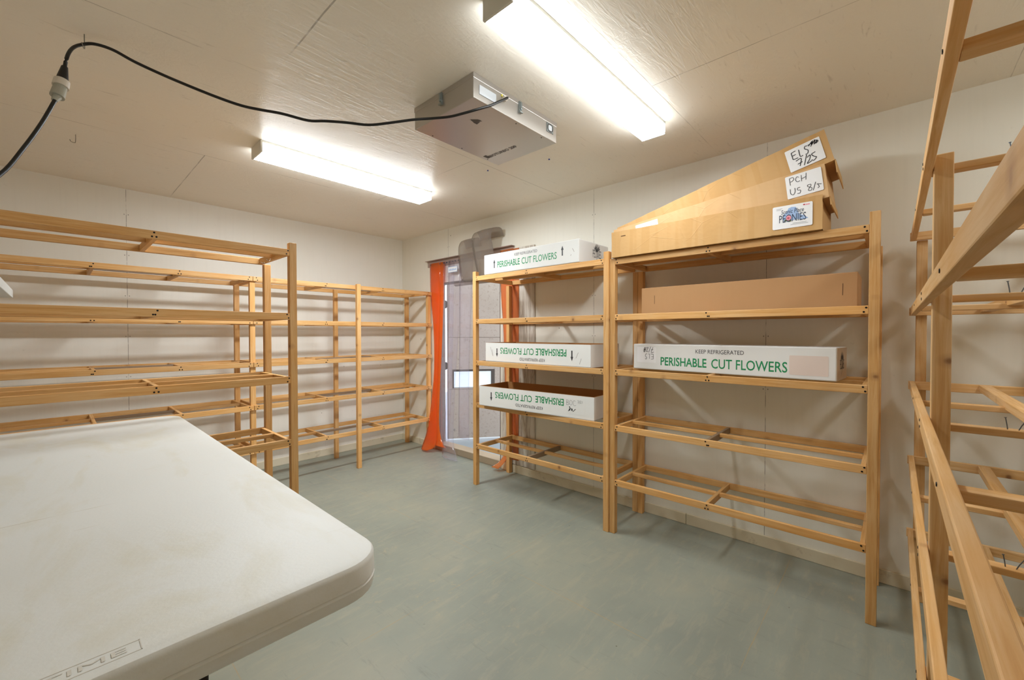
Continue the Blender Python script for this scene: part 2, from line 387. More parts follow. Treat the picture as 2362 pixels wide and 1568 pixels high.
def catmull(pts, n=6):
    P = [Vector(p) for p in pts]; P = [P[0]*2-P[1]]+P+[P[-1]*2-P[-2]]; out = []
    for i in range(1, len(P)-2):
        for k in range(n):
            t = k/n; a, b, c, d = P[i-1:i+3]
            out.append(.5*((2*b)+(c-a)*t+(2*a-5*b+4*c-d)*t*t+(3*b-a-3*c+d)*t**3))
    out.append(P[-2]); return out
def ribbon(bm, pts, w, nrm, th=.0004):
    """flat pen stroke through pts lying in the plane with normal nrm"""
    pts = [Vector(p) for p in pts]; nrm = Vector(nrm); prev = None
    for i, p in enumerate(pts):
        d = (pts[min(i+1, len(pts)-1)]-pts[max(i-1, 0)]).normalized(); s = d.cross(nrm).normalized()*w/2
        cur = [bm.verts.new(p+s+nrm*th), bm.verts.new(p-s+nrm*th)]
        if prev: bm.faces.new((prev[0], prev[1], cur[1], cur[0]))
        prev = cur
def strokes(name, lines, w, mat, parent, loc=(0, 0, 0), rot=(0, 0, 0), smooth=True):
    """pen strokes in local XZ, facing -Y"""
    bm = bmesh.new()
    for ln in lines:
        pts = [(x, 0, z) for x, z in ln]
        if smooth and len(pts) > 2: pts = catmull(pts, 4)
        ribbon(bm, pts, w, (0, -1, 0))
    return mesh_obj(name, bm, mat, parent, loc, rot)
def text(name, s, height, width, mat, parent, loc, rot=(R(90), 0, 0), bold=0.0, flip=False, shear=0.0):
    """flat lettering, bottom-left at loc, scaled to height x width; default faces local -Y"""
    cu = bpy.data.curves.new(name, 'FONT'); cu.body = s; cu.size = 1; cu.offset = bold; cu.resolution_u = 3; cu.shear = shear
    t = bpy.data.objects.new(name, cu); C.objects.link(t)
    dg = bpy.context.evaluated_depsgraph_get(); me = bpy.data.meshes.new_from_object(t.evaluated_get(dg))
    bpy.data.objects.remove(t); bpy.data.curves.remove(cu)
    tb = bmesh.new(); tb.from_mesh(me); bmesh.ops.triangulate(tb, faces=tb.faces); bmesh.ops.dissolve_degenerate(tb, dist=.0004, edges=tb.edges)
    for f in tb.faces:
        f.normal_update()
        if f.normal.z < 0: f.normal_flip()
    tb.to_mesh(me); tb.free()
    xs = [v.co.x for v in me.vertices]; ys = [v.co.y for v in me.vertices]
    x0, x1, y0, y1 = min(xs), max(xs), min(ys), max(ys)
    for v in me.vertices:
        x = (v.co.x-x0)/(x1-x0)*width; y = (v.co.y-y0)/(y1-y0)*height
        if flip: x, y = width-x, height-y
        v.co = Vector((x, y, 0))
    me.materials.clear(); me.materials.append(mat)
    o = bpy.data.objects.new(name, me); o.location = loc; o.rotation_euler = rot
    return link(o, parent)
def flat(name, pts, mat, parent, loc=(0, 0, 0), rot=(0, 0, 0), th=.0006):
    """thin printed/sticker shape in local XZ facing -Y"""
    bm = bmesh.new(); vs = [bm.verts.new((x, 0, z)) for x, z in pts]; f = bm.faces.new(vs)
    r = bmesh.ops.extrude_face_region(bm, geom=[f])
    for v in [g for g in r['geom'] if isinstance(g, bmesh.types.BMVert)]: v.co.y -= th
    bmesh.ops.recalc_face_normals(bm, faces=bm.faces)
    return mesh_obj(name, bm, mat, parent, loc, rot)
def ell(cx, cz, rx, rz, n=20, a0=0, wob=0):
    return [(cx+rx*math.cos(a0+2*math.pi*i/n)*(1+wob*math.sin(3.7*i)), cz+rz*math.sin(a0+2*math.pi*i/n)*(1+wob*math.cos(2.9*i))) for i in range(n)]
def rrect(x0, z0, x1, z1, r=.004, n=3):
    out = []
    for cx, cz, a in ((x1-r, z1-r, 0), (x0+r, z1-r, 90), (x0+r, z0+r, 180), (x1-r, z0+r, 270)):
        for i in range(n+1): t = R(a+90*i/n); out.append((cx+r*math.cos(t), cz+r*math.sin(t)))
    return out

# ------------------------------------------------------------------ room shell
def struct(name, a, b, mat, bev=0): return tag(box(name, a, b, mat, None, bev), kind='structure')
XW, YW = -3.95, -6.05
struct('floor', (XW-.1, YW-.1, -.12), (0, .12, 0), M['floor'])
struct('ceiling', (XW-.1, YW-.1, H), (.2, .12, H+.1), M['ceiling'])
struct('wall_left', (XW-.1, 0, 0), (0, .12, H), M['wallA'])
struct('wall_back', (XW-.1, YW, 0), (XW, 0, H), M['wallX'])
struct('wall_front', (XW-.1, YW-.12, 0), (0, YW, H), M['wallX'])
DY0, DY1, DZ = -.69, -1.68, 1.86
bm = bmesh.new()
add_box(bm, (0, DY0, 0), (.1, .12, H)); add_box(bm, (0, YW-.12, 0), (.1, DY1, H)); add_box(bm, (0, DY1, DZ), (.1, DY0, H))
tag(mesh_obj('wall_right', bm, M['wallB']), kind='structure')
# dark reveal boards of the doorway and its threshold
struct('trim_1', (.002, DY0-.012, .07), (.105, DY0, DZ), M['jamb'])
struct('trim_2', (.002, DY1, .07), (.105, DY1+.012, DZ), M['jamb'])
struct('trim_3', (.002, DY1+.012, DZ-.012), (.105, DY0-.012, DZ), M['jamb'])
struct('trim_4', (-.012, DY1-.02, 0), (.12, DY0+.02, .07), M['sill'], .004)
bm = bmesh.new(); cyl(bm, (.055, -.95, 1.84), (.055, DY1+.014, 1.84), .03, seg=20)
tag(mesh_obj('trim_5', bm, M['jambl'], smooth=False), kind='structure')
struct('trim_6', (-.011, -2.112, .078), (0, DY1-.02, 2.09), M['weathered'], .002)
struct('baseboard_left', (XW, -.014, 0), (-.014, 0, .072), M['base'], .003)
bm = bmesh.new(); add_box(bm, (-.014, DY0+.02, 0), (0, 0, .072), .003); add_box(bm, (-.014, -3.44, 0), (0, DY1-.021, .072), .003); add_box(bm, (-.014, YW, 0), (0, -3.443, .072), .003)
tag(mesh_obj('baseboard_right', bm, M['base']), kind='structure')
struct('ground', (.1, -5, -.14), (7, 3, -.02), M['ground'])
struct('ground_step', (.13, -2.1, -.02), (1.0, -.3, .02), M['ground'])

# the insulated door standing open outside
dr = math.atan2(-.602, .798)
door = empty('door_1', (.245, -.583, .05), (0, 0, dr)); tag(door, kind='structure')
bm = bmesh.new(); T = .09; DW, DH = 1.02, 1.9; hx0, hx1, hz0, hz1 = .06, .54, .60, .81
add_box(bm, (0, 0, 0), (DW, T, hz0)); add_box(bm, (0, 0, hz1), (DW, T, DH)); add_box(bm, (0, 0, hz0), (hx0, T, hz1)); add_box(bm, (hx1, 0, hz0), (DW, T, hz1))
mesh_obj('panel', bm, M['door'], door)
bm = bmesh.new(); add_box(bm, (hx0-.012, -.006, hz1-.012), (hx1+.012, .02, hz1+.012)); add_box(bm, (hx1-.03, -.006, hz0), (hx1+.012, .03, hz1-.012)); add_box(bm, (hx0-.012, -.006, hz0), (hx0+.006, .02, hz1-.012))
mesh_obj('window_frame', bm, M['dark'], door)
gl = NT('hatch_glass'); gl.base(rgb('c8d4dc')); gl.rough(.08); gl.b.inputs['Transmission Weight'].default_value = .75
gl.b.inputs['IOR'].default_value = 1.1
box('pane', (hx0, .045, hz0), (hx1, .05, hz1), gl.m, door)
box('panel_edge_strip', (-.012, .0, 0), (0, T, DH), M['jamb'], door)
for z in (.82, 1.55): 
    bm = bmesh.new(); cyl(bm, (-.03, .03, z), (-.03, .03, z+.09), .014); add_box(bm, (-.15, .028, z+.01), (.0, .036, z+.08)); mesh_obj('hinge', bm, M['dark'], door)

# ------------------------------------------------------------------ timber shelving units
LV = [.352, .706, 1.066, 1.42, 1.778]
scr_me = None
def screws(rail, pts, nrm):
    """pts: positions in rail-parent space of screw heads; children of the rail"""
    global scr_me
    if scr_me is None:
        bm = bmesh.new(); cyl(bm, (0, 0, 0), (0, 0, .0012), .0042, .0036, 12); scr_me = bpy.data.meshes.new('screw'); bm.to_mesh(scr_me); bm.free(); scr_me.materials.append(M['screw'])
    mi = (Matrix.Translation(rail.location) @ rail.rotation_euler.to_matrix().to_4x4()).inverted()
    for p in pts:
        o = bpy.data.objects.new('screw', scr_me); link(o, rail)
        q = Vector(nrm).to_track_quat('Z', 'Y').to_matrix().to_4x4()
        o.matrix_local = mi @ (Matrix.Translation(p) @ q)
def unit(name, label, origin, U, V, posts, frames, D, levels=LV, rt=.019, rh=.038, cat='shelving', midw=.03, old=(), sc=True, jitter=.0):
    """U,V unit vectors (length, depth); origin = front corner on the floor. frames: list of (u0,u1,[cross us])"""
    root = empty(name, origin, label=label, cat=cat)
    U = Vector(U); V = Vector(V); Zv = Vector((0, 0, 1))
    def bx(u0, u1, v0, v1, z0, z1): return U*u0+V*v0+Zv*z0, U*u1+V*v1+Zv*z1
    for (u0, u1, v0, v1, top) in posts:
        a, b = bx(u0, u1, v0, v1, 0, top); beam('post', a, b, M['pine'], root, 2)
    ua = 0 if abs(U.x) > .5 else 1; va = 1-ua
    for li, z in enumerate(levels):
        for (u0, u1, cr) in frames:
            a, b = bx(u0, u1, 0, rt, z-rh, z); fr = beam('front_rail', a, b, M['pine'], root, ua)
            a, b = bx(u0, u1, D-rt, D, z-rh, z); beam('back_rail', a, b, M['pine'], root, ua)
            pts = []
            for k, c in enumerate(cr):
                m = M['pine_old'] if (li, k) in old else M['pine']
                a, b = bx(c-rt/2, c+rt/2, rt, D-rt, z-rh, z-.0005); beam('crosspiece', a, b, m, root, va)
                for q, dz in enumerate((.010, -.009)):
                    pts.append(U*(c+(.004 if (li+q+k) % 2 else -.004))+V*(-.0002)+Zv*(z-rh/2+dz))
                if 0 < k < len(cr)-1: pts.append(U*(c+.012)+V*(-.0002)+Zv*(z-rh/2-.009))
            for k in range(len(cr)-1):
                m = M['pine_old'] if (li, 'm', k) in old else M['pine']
                a, b = bx(cr[k]+rt/2, cr[k+1]-rt/2, D/2-midw/2, D/2+midw/2, z-.021, z-.0005); beam('middle_rail', a, b, m, root, ua)
            if sc: screws(fr, pts, -V)
    return root
pw = .038
# small unit beside the doorway
unit('shelving_unit', 'narrower free-standing pine shelving unit beside the doorway, holding white flower boxes', (-.475, -1.807, 0), (0, -1, 0), (1, 0, 0),
     [(0, pw, 0, pw, 1.826), (1.265, 1.303, 0, pw, 1.83), (0, pw, .417, .455, 1.74), (1.265, 1.303, .417, .455, 1.74)],
     [(pw, 1.265, [pw+.012, .60, 1.253])], .455, old=[(0, 1)], levels=[.355, .708, 1.066, 1.42, 1.785])
# large unit next to it
unit('shelving_unit', 'larger pine shelving unit on the right wall with kraft trays piled on top', (-.465, -3.112, 0), (0, -1, 0), (1, 0, 0),
     [(0, pw, 0, pw, 1.778), (1.280, 1.318, 0, pw, 1.833), (0, pw, .405, .443, 1.74), (1.280, 1.318, .405, .443, 1.74)],
     [(pw, 1.280, [pw+.012, .60, 1.268])], .443, old=[(1, 1)])
# long unit along the left wall
unit('shelving_unit', 'long low pine shelving run standing against the left wall, all shelves empty', (0, -.645, 0), (-1, 0, 0), (0, 1, 0),
     [(.040, .078, .019, .057, 1.735), (.040, .078, .447, .485, 1.735), (1.790, 1.828, .019, .057, 1.735), (1.790, 1.828, .447, .485, 1.735),
      (.902, .940, -.038, 0, 1.775), (.902, .940, .447, .485, 1.76), (3.55, 3.588, .019, .057, 1.735), (3.55, 3.588, .447, .485, 1.735)],
     [(.040, 1.808, [.088, .64, 1.215, 1.780]), (1.811, 3.62, [1.838, 2.275, 2.727, 3.18, 3.60])], .504, levels=[.36, .715, 1.066, 1.415, 1.764],
     old=[(i, 'm', 1) for i in range(5)])
# tall unit in the middle of the left side
unit('shelving_unit', 'tall empty pine shelving unit standing out from the left wall behind the white table', (-1.957, -1.95, 0), (-1, 0, 0), (0, 1, 0),
     [(0, pw, 0, pw, 1.815), (1.285, 1.323, 0, pw, 1.815), (0, pw, .425, .463, 1.74), (1.285, 1.323, .425, .463, 1.74)],
     [(pw, 1.285, [pw+.012, .62, 1.273])], .463, levels=[.34, .70, 1.056, 1.416, 1.776])
mid = [o for o in C.objects if o.get('label', '').startswith('tall empty pine')][0]
for p in ([(-2.02, -1.60, 1.742), (-2.02, -1.62, 1.728), (-2.035, -1.65, 1.724), (-2.05, -1.635, 1.734)], [(-2.03, -1.75, 1.742), (-2.04, -1.76, 1.726), (-2.06, -1.78, 1.73)]):
    bm = bmesh.new(); tube(bm, [Vector(q)-mid.location for q in catmull(p, 5)], .0013, 6); mesh_obj('wire_loop', bm, M['wire'], mid, smooth=True)
# unit in the right foreground, running away from the right wall
def foreground_unit():
    y0 = -4.533; D = .49; t = .019
    root = empty('shelving_unit', (0, y0, 0), label='pine shelving unit in the right foreground, rails running past the camera', cat='shelving')
    for x0, x1 in ((-.100, -.062), (-1.287, -1.249), (-2.52, -2.482)):
        beam('post', (x0, -.02, 0), (x1, -.058, 1.778 if x0 < -.5 else 1.739), M['pine_pale'], root, 2)
        beam('post', (x0, -D+.02, 0), (x1, -D+.058, 1.778 if x0 < -.5 else 1.739), M['pine_pale'], root, 2)
    for li, z in enumerate(LV):
        r = beam('front_rail', (-2.53, 0, z-.039), (-.121, -t, z), M['pine_pale'], root, 0)
        beam('back_rail', (-2.53, -D+t, z-.039), (-.121, -D, z), M['pine_pale'], root, 0)
        beam('middle_rail', (-2.53, -.225, z-.030), (-.121, -.262, z-.001), M['pine_pale'], root, 0)
        beam('end_rail', (-.121, .004, z-.039), (-.1015, -D-.004, z), M['pine_pale'], root, 1)
        pts = [Vector((x, .0004, z-.02+dz)) for x, dz in ((-1.262, .008), (-1.275, -.008), (-.70, .004), (-1.91, 0))]
        screws(r, pts, (0, 1, 0))
        for x, dz in ((-.70, .034), (-1.224, .031), (-1.91, .031), (-2.50, .031)):
            b = beam('crosspiece', (x-.019, -t, z-dz-.019+.012), (x+.019, -D+t, z-dz+.012), M['pine_pale'], root, 1)
            if x == -1.224:      # bent nails standing up out of this crosspiece
                for k, (yy, ax, ay) in enumerate(((-.165, .002, .004), (-.182, .003, -.016))):
                    bm = bmesh.new(); tube(bm, [(0, 0, -.004), (ax*.4, ay*.4, .012), (ax, ay, .03)], .0012, 8)
                    cyl(bm, (ax, ay, .0295), (ax*1.04, ay*1.04, .031), .0026, seg=10)
                    o = mesh_obj('bent_nail', bm, M['nail'], b); o.matrix_local = (Matrix.Translation(b.location) @ b.rotation_euler.to_matrix().to_4x4()).inverted() @ Matrix.Translation((x-.004, yy, z-dz+.012))
    return root
foreground_unit()

# ------------------------------------------------------------------ folding table
def make_table():
    x0, x1, y0, y1, z = -3.27, -2.505, -3.83, -1.972, .917
    root = empty('folding_table', ((x0+x1)/2, (y0+y1)/2, 0), label='white moulded plastic folding table with rounded corners in the left foreground', cat='table')
    cx, cy = (x0+x1)/2, (y0+y1)/2
    def loop(inset, r, n=8):
        a, b, c, d = x0-cx+inset, x1-cx-inset, y0-cy+inset, y1-cy-inset; r = max(r-inset, .01); out = []
        for px, py, ang in ((b-r, d-r, 0), (a+r, d-r, 90), (a+r, c+r, 180), (b-r, c+r, 270)):
            for i in range(n+1): t = R(ang+90*i/n); out.append((px+r*math.cos(t), py+r*math.sin(t)))
        return out
    prof = [(.010, 0), (.004, -.0015), (.001, -.005), (0, -.010), (-.001, -.036), (.0015, -.038), (.0015, -.040), (-.001, -.042), (.002, -.060), (.006, -.063), (.014, -.063), (.016, -.030)]
    bm = bmesh.new(); rings = []
    for ins, dz in prof: rings.append([bm.verts.new((x, y, z+dz)) for x, y in loop(ins, .075)])
    bm.faces.new(rings[0])
    for a, b in zip(rings, rings[1:]):
        for i in range(len(a)): bm.faces.new((a[i], b[i], b[(i+1) % len(a)], a[(i+1) % len(a)]))
    bm.faces.new(rings[-1][::-1])
    o = mesh_obj('tabletop', bm, M['table'], root, smooth=True)
    es = o.modifiers.new('edge', 'EDGE_SPLIT'); es.split_angle = R(30)
    # moulded maker's mark near the short edge
    lx, ly = -2.985-cx, -3.811-cy
    bm = bmesh.new()
    for a, b in (((0, 0), (.155, .0012)), ((0, .0228), (.155, .024)), ((0, 0), (.0012, .024)), ((.154, 0), (.1552, .024))):
        add_box(bm, (lx+a[0], ly+a[1], z), (lx+b[0], ly+b[1], z+.0004))
    mesh_obj('moulded_frame', bm, M['emboss'], o)
    text('moulded_lettering', 'LIFETIME', .011, .13, M['emboss'], o, (lx+.012, ly+.0065, z+.0006), (0, 0, 0))
    for yy, s in ((-3.60, 1), (-2.18, -1)):
        bm = bmesh.new()
        for xx in (-2.742, -3.04):
            tube(bm, [(xx-cx, yy-cy, z-.05), (xx-cx, yy-cy, .02)], .019, 14)
        tube(bm, [(-2.742-cx, yy-cy, .30), (-3.04-cx, yy-cy, .30)], .011, 12)
        tube(bm, [(-2.742-cx, yy-cy, z-.055), (-3.04-cx, yy-cy, z-.055)], .013, 12)
        leg = mesh_obj('leg_frame', bm, M['blackmetal'], root, smooth=True)
        bm = bmesh.new()
        for xx in (-2.742, -3.04): cyl(bm, (xx-cx, yy-cy, 0), (xx-cx, yy-cy, .03), .022, .021)
        mesh_obj('foot_caps', bm, M['blackmetal'], leg)
make_table()

# ------------------------------------------------------------------ ceiling lights
def ceiling_light(x0, x1, y0, y1, label, lens_mat='lens'):
    root = empty('ceiling_light', ((x0+x1)/2, (y0+y1)/2, H), label=label, cat='light', group=None)
    L = (x1-x0)/2; w = (y1-y0)/2
    bm = bmesh.new(); add_box(bm, (-L, -w*.98, -.016), (L, w*.98, 0), .002); mesh_obj('housing', bm, M['lampbody'], root)
    # wrap-around lens: sides lean in slightly, closed far end
    bm = bmesh.new(); prof = [(-w, -.016), (-w*1.0, -.055), (-w*.93, -.068), (w*.93, -.068), (w*1.0, -.055), (w, -.016)]
    a = [bm.verts.new((-L+.006, y, z)) for y, z in prof]; b = [bm.verts.new((L-.001, y, z)) for y, z in prof]
    for i in range(len(prof)-1): bm.faces.new((a[i], a[i+1], b[i+1], b[i]))
    bm.faces.new(b); bmesh.ops.recalc_face_normals(bm, faces=bm.faces)
    mesh_obj('lens', bm, M[lens_mat], root)
    bm = bmesh.new(); add_box(bm, (-L-.006, -w*1.01, -.070), (-L+.005, w*1.01, 0), .002); mesh_obj('end_cap', bm, M['endcap'], root)
    bm = bmesh.new(); add_box(bm, (L-.0005, -w*1.0, -.069), (L+.004, w*1.0, -.062)); add_box(bm, (L-.0005, -w*1.0, -.018), (L+.004, w*1.0, 0)); mesh_obj('end_frame', bm, M['lampbody'], root)
ceiling_light(-2.062, -.842, -1.725, -1.552, 'fluorescent wrap light on the ceiling nearest the left wall, left of the metal box', 'lens_new')
ceiling_light(-1.75, -.53, -5.42, -5.29, 'fluorescent wrap light on the ceiling past the right foreground shelving', 'lens_old')
ceiling_light(-1.885, -.665, -3.556, -3.424, 'larger-looking fluorescent wrap light on the ceiling, right of the metal box')

# ------------------------------------------------------------------ stainless unit on the ceiling
def fan_box():
    x0, x1, y0, y1, z0 = -1.653, -1.043, -3.115, -2.670, 2.33
    cx, cy = (x0+x1)/2, (y0+y1)/2
    root = empty('air_purifier', (cx, cy, H), label='stainless steel box unit screwed to the ceiling between the two lights', cat='air purifier')
    a, b, c, d = x0-cx, x1-cx, y0-cy, y1-cy
    bm = bmesh.new(); add_box(bm, (a+.002, c+.002, -.11), (b-.002, d-.002, -.02), .003); mesh_obj('casing', bm, M['steel'], root)
    bm = bmesh.new(); add_box(bm, (a, c, -.024), (b, d, 0), .002); mesh_obj('lid', bm, M['steel'], root)
    bm = bmesh.new()
    for i in range(3):
        for yy in (c+.02, d-.02): cyl(bm, (a+.1+i*.2, yy, -.1115), (a+.1+i*.2, yy, -.1095), .0035, seg=10)
    mesh_obj('rivets', bm, M['dark'], root)
    # side plate, latches, connector and badge on the face towards the camera (-Y)
    box('rating_plate', (-1.617-cx, c-.001, 2.357-H), (-1.513-cx, c+.003, 2.397-H), M['plate'], root)
    def latch(p, axis):
        bm = bmesh.new()
        if axis == 'y': add_box(bm, (p[0]-.009, c-.006, -.066), (p[0]+.009, c+.003, -.008), .002); add_box(bm, (p[0]-.006, c-.012, -.05), (p[0]+.006, c-.004, -.014), .002); cyl(bm, (p[0]-.011, c-.008, -.062), (p[0]+.011, c-.008, -.062), .004)
        else: add_box(bm, (a-.006, p[1]-.009, -.066), (a+.003, p[1]+.009, -.008), .002); add_box(bm, (a-.012, p[1]-.006, -.05), (a-.004, p[1]+.006, -.014), .002); cyl(bm, (a-.008, p[1]-.011, -.062), (a-.008, p[1]+.011, -.062), .004)
        mesh_obj('latch', bm, M['galv'], root)
    latch((-1.347-cx, 0), 'y'); latch((0, -2.891-cy), 'x')
    bm = bmesh.new(); cyl(bm, (-1.458-cx, c-.012, 2.398-H), (-1.458-cx, c+.004, 2.398-H), .012, seg=18); cyl(bm, (-1.458-cx, c-.02, 2.398-H), (-1.458-cx, c-.010, 2.398-H), .008, seg=18)
    mesh_obj('cable_gland', bm, M['plugwhite'], root)
    box('yellow_tag', (-1.478-cx, c-.003, 2.404-H), (-1.470-cx, c+.003, 2.414-H), M['yellow'], root)
    bd = box('badge', (-1.133-cx, c-.001, 2.366-H), (-1.076-cx, c+.003, 2.414-H), M['galv'], root)
    flat('badge_centre', rrect(-.014, -.014, .014, .014), M['plate'], bd, (0, -.0025, 0))
    bm = bmesh.new(); rr = random.Random(3)
    for i in range(28):
        t = 2*math.pi*i/28; add_box(bm, (.022*math.cos(t)-.0018, -.0035, .019*math.sin(t)-.0018), (.022*math.cos(t)+.0018, -.0015, .019*math.sin(t)+.0018))
    mesh_obj('badge_pattern', bm, M['dark'], bd)
    # printed marks underneath (read from below)
    rot = (R(180), 0, R(90+180))
    text('lettering', 'BIOTURBO 200', .026, .205, M['dark'], root, (-1.158-cx+.0, -2.724-cy, -.1107), (R(180), 0, R(-90)), bold=.02)
    tri = mesh_obj('printed_logo', bmesh.new(), M['dark'], root)
    bm = bmesh.new(); 
    for q in (((-1.532, -2.958), (-1.508, -2.985), (-1.500, -2.950)), ((-1.500, -2.950), (-1.508, -2.985), (-1.482, -2.990)), ((-1.504, -2.948), (-1.484, -2.978), (-1.478, -2.948))):
        vs = [bm.verts.new((x-cx, y-cy, -.1107)) for x, y in q]; bm.faces.new(vs)
    bm.to_mesh(tri.data); bm.free()
    bm = bmesh.new(); add_box(bm, (-1.200-cx, -2.722-cy, -.1108), (-1.160-cx, -2.700-cy, -.1100)); mesh_obj('printed_block', bm, M['dark'], root)
fan_box()

# hanging cable with its plug
cab = [(-1.458, -3.128, 2.397), (-1.468, -3.145, 2.390), (-1.50, -3.152, 2.366), (-1.545, -3.153, 2.334), (-1.587, -3.15, 2.304), (-1.637, -3.125, 2.278), (-1.676, -3.075, 2.263), (-1.70, -3.01, 2.262), (-1.733, -2.936, 2.268), (-1.806, -2.885, 2.252), (-1.888, -2.829, 2.227), (-1.962, -2.778, 2.208),
       (-2.036, -2.727, 2.208), (-2.107, -2.678, 2.205), (-2.163, -2.639, 2.2), (-2.246, -2.582, 2.217), (-2.313, -2.535, 2.224), (-2.371, -2.495, 2.233), (-2.443, -2.446, 2.256), (-2.53, -2.385, 2.291), (-2.603, -2.334, 2.323),
       (-2.675, -2.285, 2.358), (-2.733, -2.245, 2.393), (-2.779, -2.213, 2.406), (-2.81, -2.191, 2.40), (-2.838, -2.215, 2.362), (-2.854, -2.25, 2.307), (-2.863, -2.262, 2.245)]
root = empty('power_cable', (-1.47, -3.13, 2.39), label='black power cable sagging under the ceiling from the steel box to a hook', cat='cable')
bm = bmesh.new(); tube(bm, [Vector(p)-root.location for p in catmull(cab, 5)], .0056, 12); mesh_obj('cord', bm, M['cable'], root, smooth=True)
bm = bmesh.new(); p = [Vector(v)-root.location for v in ((-2.861, -2.259, 2.262), (-2.8685, -2.269, 2.205))]
cyl(bm, p[0], p[1], .009, .017, 20); mesh_obj('plug_cone', bm, M['cable'], root, smooth=False)
bm = bmesh.new(); p = [Vector(v)-root.location for v in ((-2.8685, -2.269, 2.206), (-2.8725, -2.274, 2.180))]
cyl(bm, p[0], p[1], .021, .022, 24); mesh_obj('plug_ring', bm, M['plugwhite'], root)
r2 = empty('extension_cord', (-2.88, -2.28, 2.15), label='black cord with a clear socket hanging off to the left from the plug', cat='cable')
bm = bmesh.new(); p = [Vector(v)-r2.location for v in ((-2.8727, -2.2742, 2.179), (-2.881, -2.285, 2.138), (-2.888, -2.294, 2.118))]
cyl(bm, p[0], p[1], .018, .0195, 24); cyl(bm, p[1], p[2], .013, .008, 20); mesh_obj('socket', bm, M['plugclear'], r2)
lo = [(-2.886, -2.292, 2.125), (-2.889, -2.297, 2.111), (-2.919, -2.337, 2.012), (-2.957, -2.387, 1.904), (-3.004, -2.45, 1.788), (-3.07, -2.53, 1.70), (-3.3, -2.72, 1.56), (-3.62, -2.9, 1.49), (-3.944, -3.0, 1.47)]
bm = bmesh.new(); tube(bm, [Vector(q)-r2.location for q in catmull(lo, 6)], .0058, 12); mesh_obj('cord', bm, M['cable'], r2, smooth=True)
for pts, lb in (([(-2.807, -2.19, 2.44), (-2.807, -2.19, 2.405), (-2.806, -2.178, 2.392), (-2.81, -2.195, 2.386), (-2.815, -2.207, 2.398)], 'bent wire hook in the ceiling holding the black cable'),
                ([(-2.802, -1.01, 2.44), (-2.803, -1.01, 2.40), (-2.808, -1.02, 2.388), (-2.822, -1.02, 2.392), (-2.826, -1.02, 2.402)], 'empty wire hook hanging from the ceiling above the left shelves')):
    bm = bmesh.new(); tube(bm, catmull(pts, 5), .0016, 8); tag(mesh_obj('wire_hook', bm, M['wire'], smooth=True), lb, 'hook')
for (x, y), lb in (((-.84, -2.37), 'blue pin in the ceiling below the steel box, left of two'), ((-.70, -2.80), 'blue pin in the ceiling near the end of the right-hand light')):
    bm = bmesh.new(); cyl(bm, (x, y, H-.006), (x, y, H), .006, .004); tag(mesh_obj('push_pin', bm, M['bluepin']), lb, 'pin')
# white board poking in at the left edge, carried on the rear-left wall
r3 = empty('wall_shelf', (XW, -2.62, 1.43), label='white board corner showing at the left picture edge above the table', cat='shelf')
box('board', (0, -.52, 0), (.952, .52, .030), M['shelfwhite'], r3, .002)
for yy in (-.35, .35): box('bracket', (0, yy-.012, -.16), (.02, yy+.012, 0), M['shelfwhite'], r3)

# ------------------------------------------------------------------ strip curtain in the doorway
def sheet(name, rows, mat, parent, sub=3, th=.0022, cols=5, bulge=.0, ref=(0, 0, 0)):
    """rows: list of (pointL, pointR); smooth hanging vinyl strip"""
    bm = bmesh.new(); L = catmull([r[0] for r in rows], sub); Rr = catmull([r[1] for r in rows], sub); g = []
    for a, b in zip(L, Rr):
        row = []
        for k in range(cols+1):
            t = k/cols; p = a.lerp(b, t); p = p+Vector((-bulge*math.sin(math.pi*t), 0, 0))-Vector(ref); row.append(bm.verts.new(p))
        g.append(row)
    for a, b in zip(g, g[1:]):
        for k in range(cols): bm.faces.new((a[k], a[k+1], b[k+1], b[k]))
    o = mesh_obj(name, bm, mat, parent, smooth=True)
    s = o.modifiers.new('thickness', 'SOLIDIFY'); s.thickness = th
    return o
cu = empty('strip_curtain', (-.02, -1.19, 2.1), label='orange and clear vinyl strip curtain hanging in the doorway', cat='curtain')
ref = tuple(cu.location)
def rel(a): return (a[0]-ref[0], a[1]-ref[1], a[2]-ref[2])
bm = bmesh.new(); add_box(bm, rel((-.045, -1.86, 2.112)), rel((0, -.53, 2.118))); add_box(bm, rel((-.006, -1.86, 2.05)), rel((0, -.53, 2.118)))
mesh_obj('mounting_rail', bm, M['alu'], cu)
bm = bmesh.new(); add_box(bm, rel((-.014, -1.86, 2.045)), rel((-.006, -.58, 2.085))); mesh_obj('clamp_bar', bm, M['alu'], cu)
def ys(x, z, l, r, xr=None): return ((x, l, z), (x if xr is None else xr, r, z))
sheet('orange_strip', [ys(-.03, 2.08, -.605, -.80), ys(-.035, 1.7, -.625, -.80), ys(-.04, 1.35, -.68, -.785), ys(-.05, .9, -.70, -.765), ys(-.06, .5, -.655, -.76), ys(-.08, .2, -.600, -.79), ys(-.12, .07, -.585, -.80), ys(-.17, .02, -.62, -.72)], M['orange'], cu, ref=ref, bulge=.012)
sheet('orange_strip', [ys(-.022, 2.08, -.70, -.86), ys(-.025, 1.6, -.715, -.84), ys(-.03, 1.1, -.735, -.81), ys(-.04, .7, -.72, -.79), ys(-.06, .3, -.68, -.80), ys(-.08, .12, -.66, -.88), ys(-.10, .08, -.72, -.97)], M['orange'], cu, ref=ref, bulge=.01)
sheet('clear_strip', [ys(-.02, 2.08, -.80, -1.02), ys(-.02, 1.5, -.79, -1.0), ys(-.02, 1.0, -.77, -.98), ys(-.02, .5, -.77, -.95), ys(-.035, .1, -.78, -.93)], M['clear'], cu, ref=ref, bulge=.015)
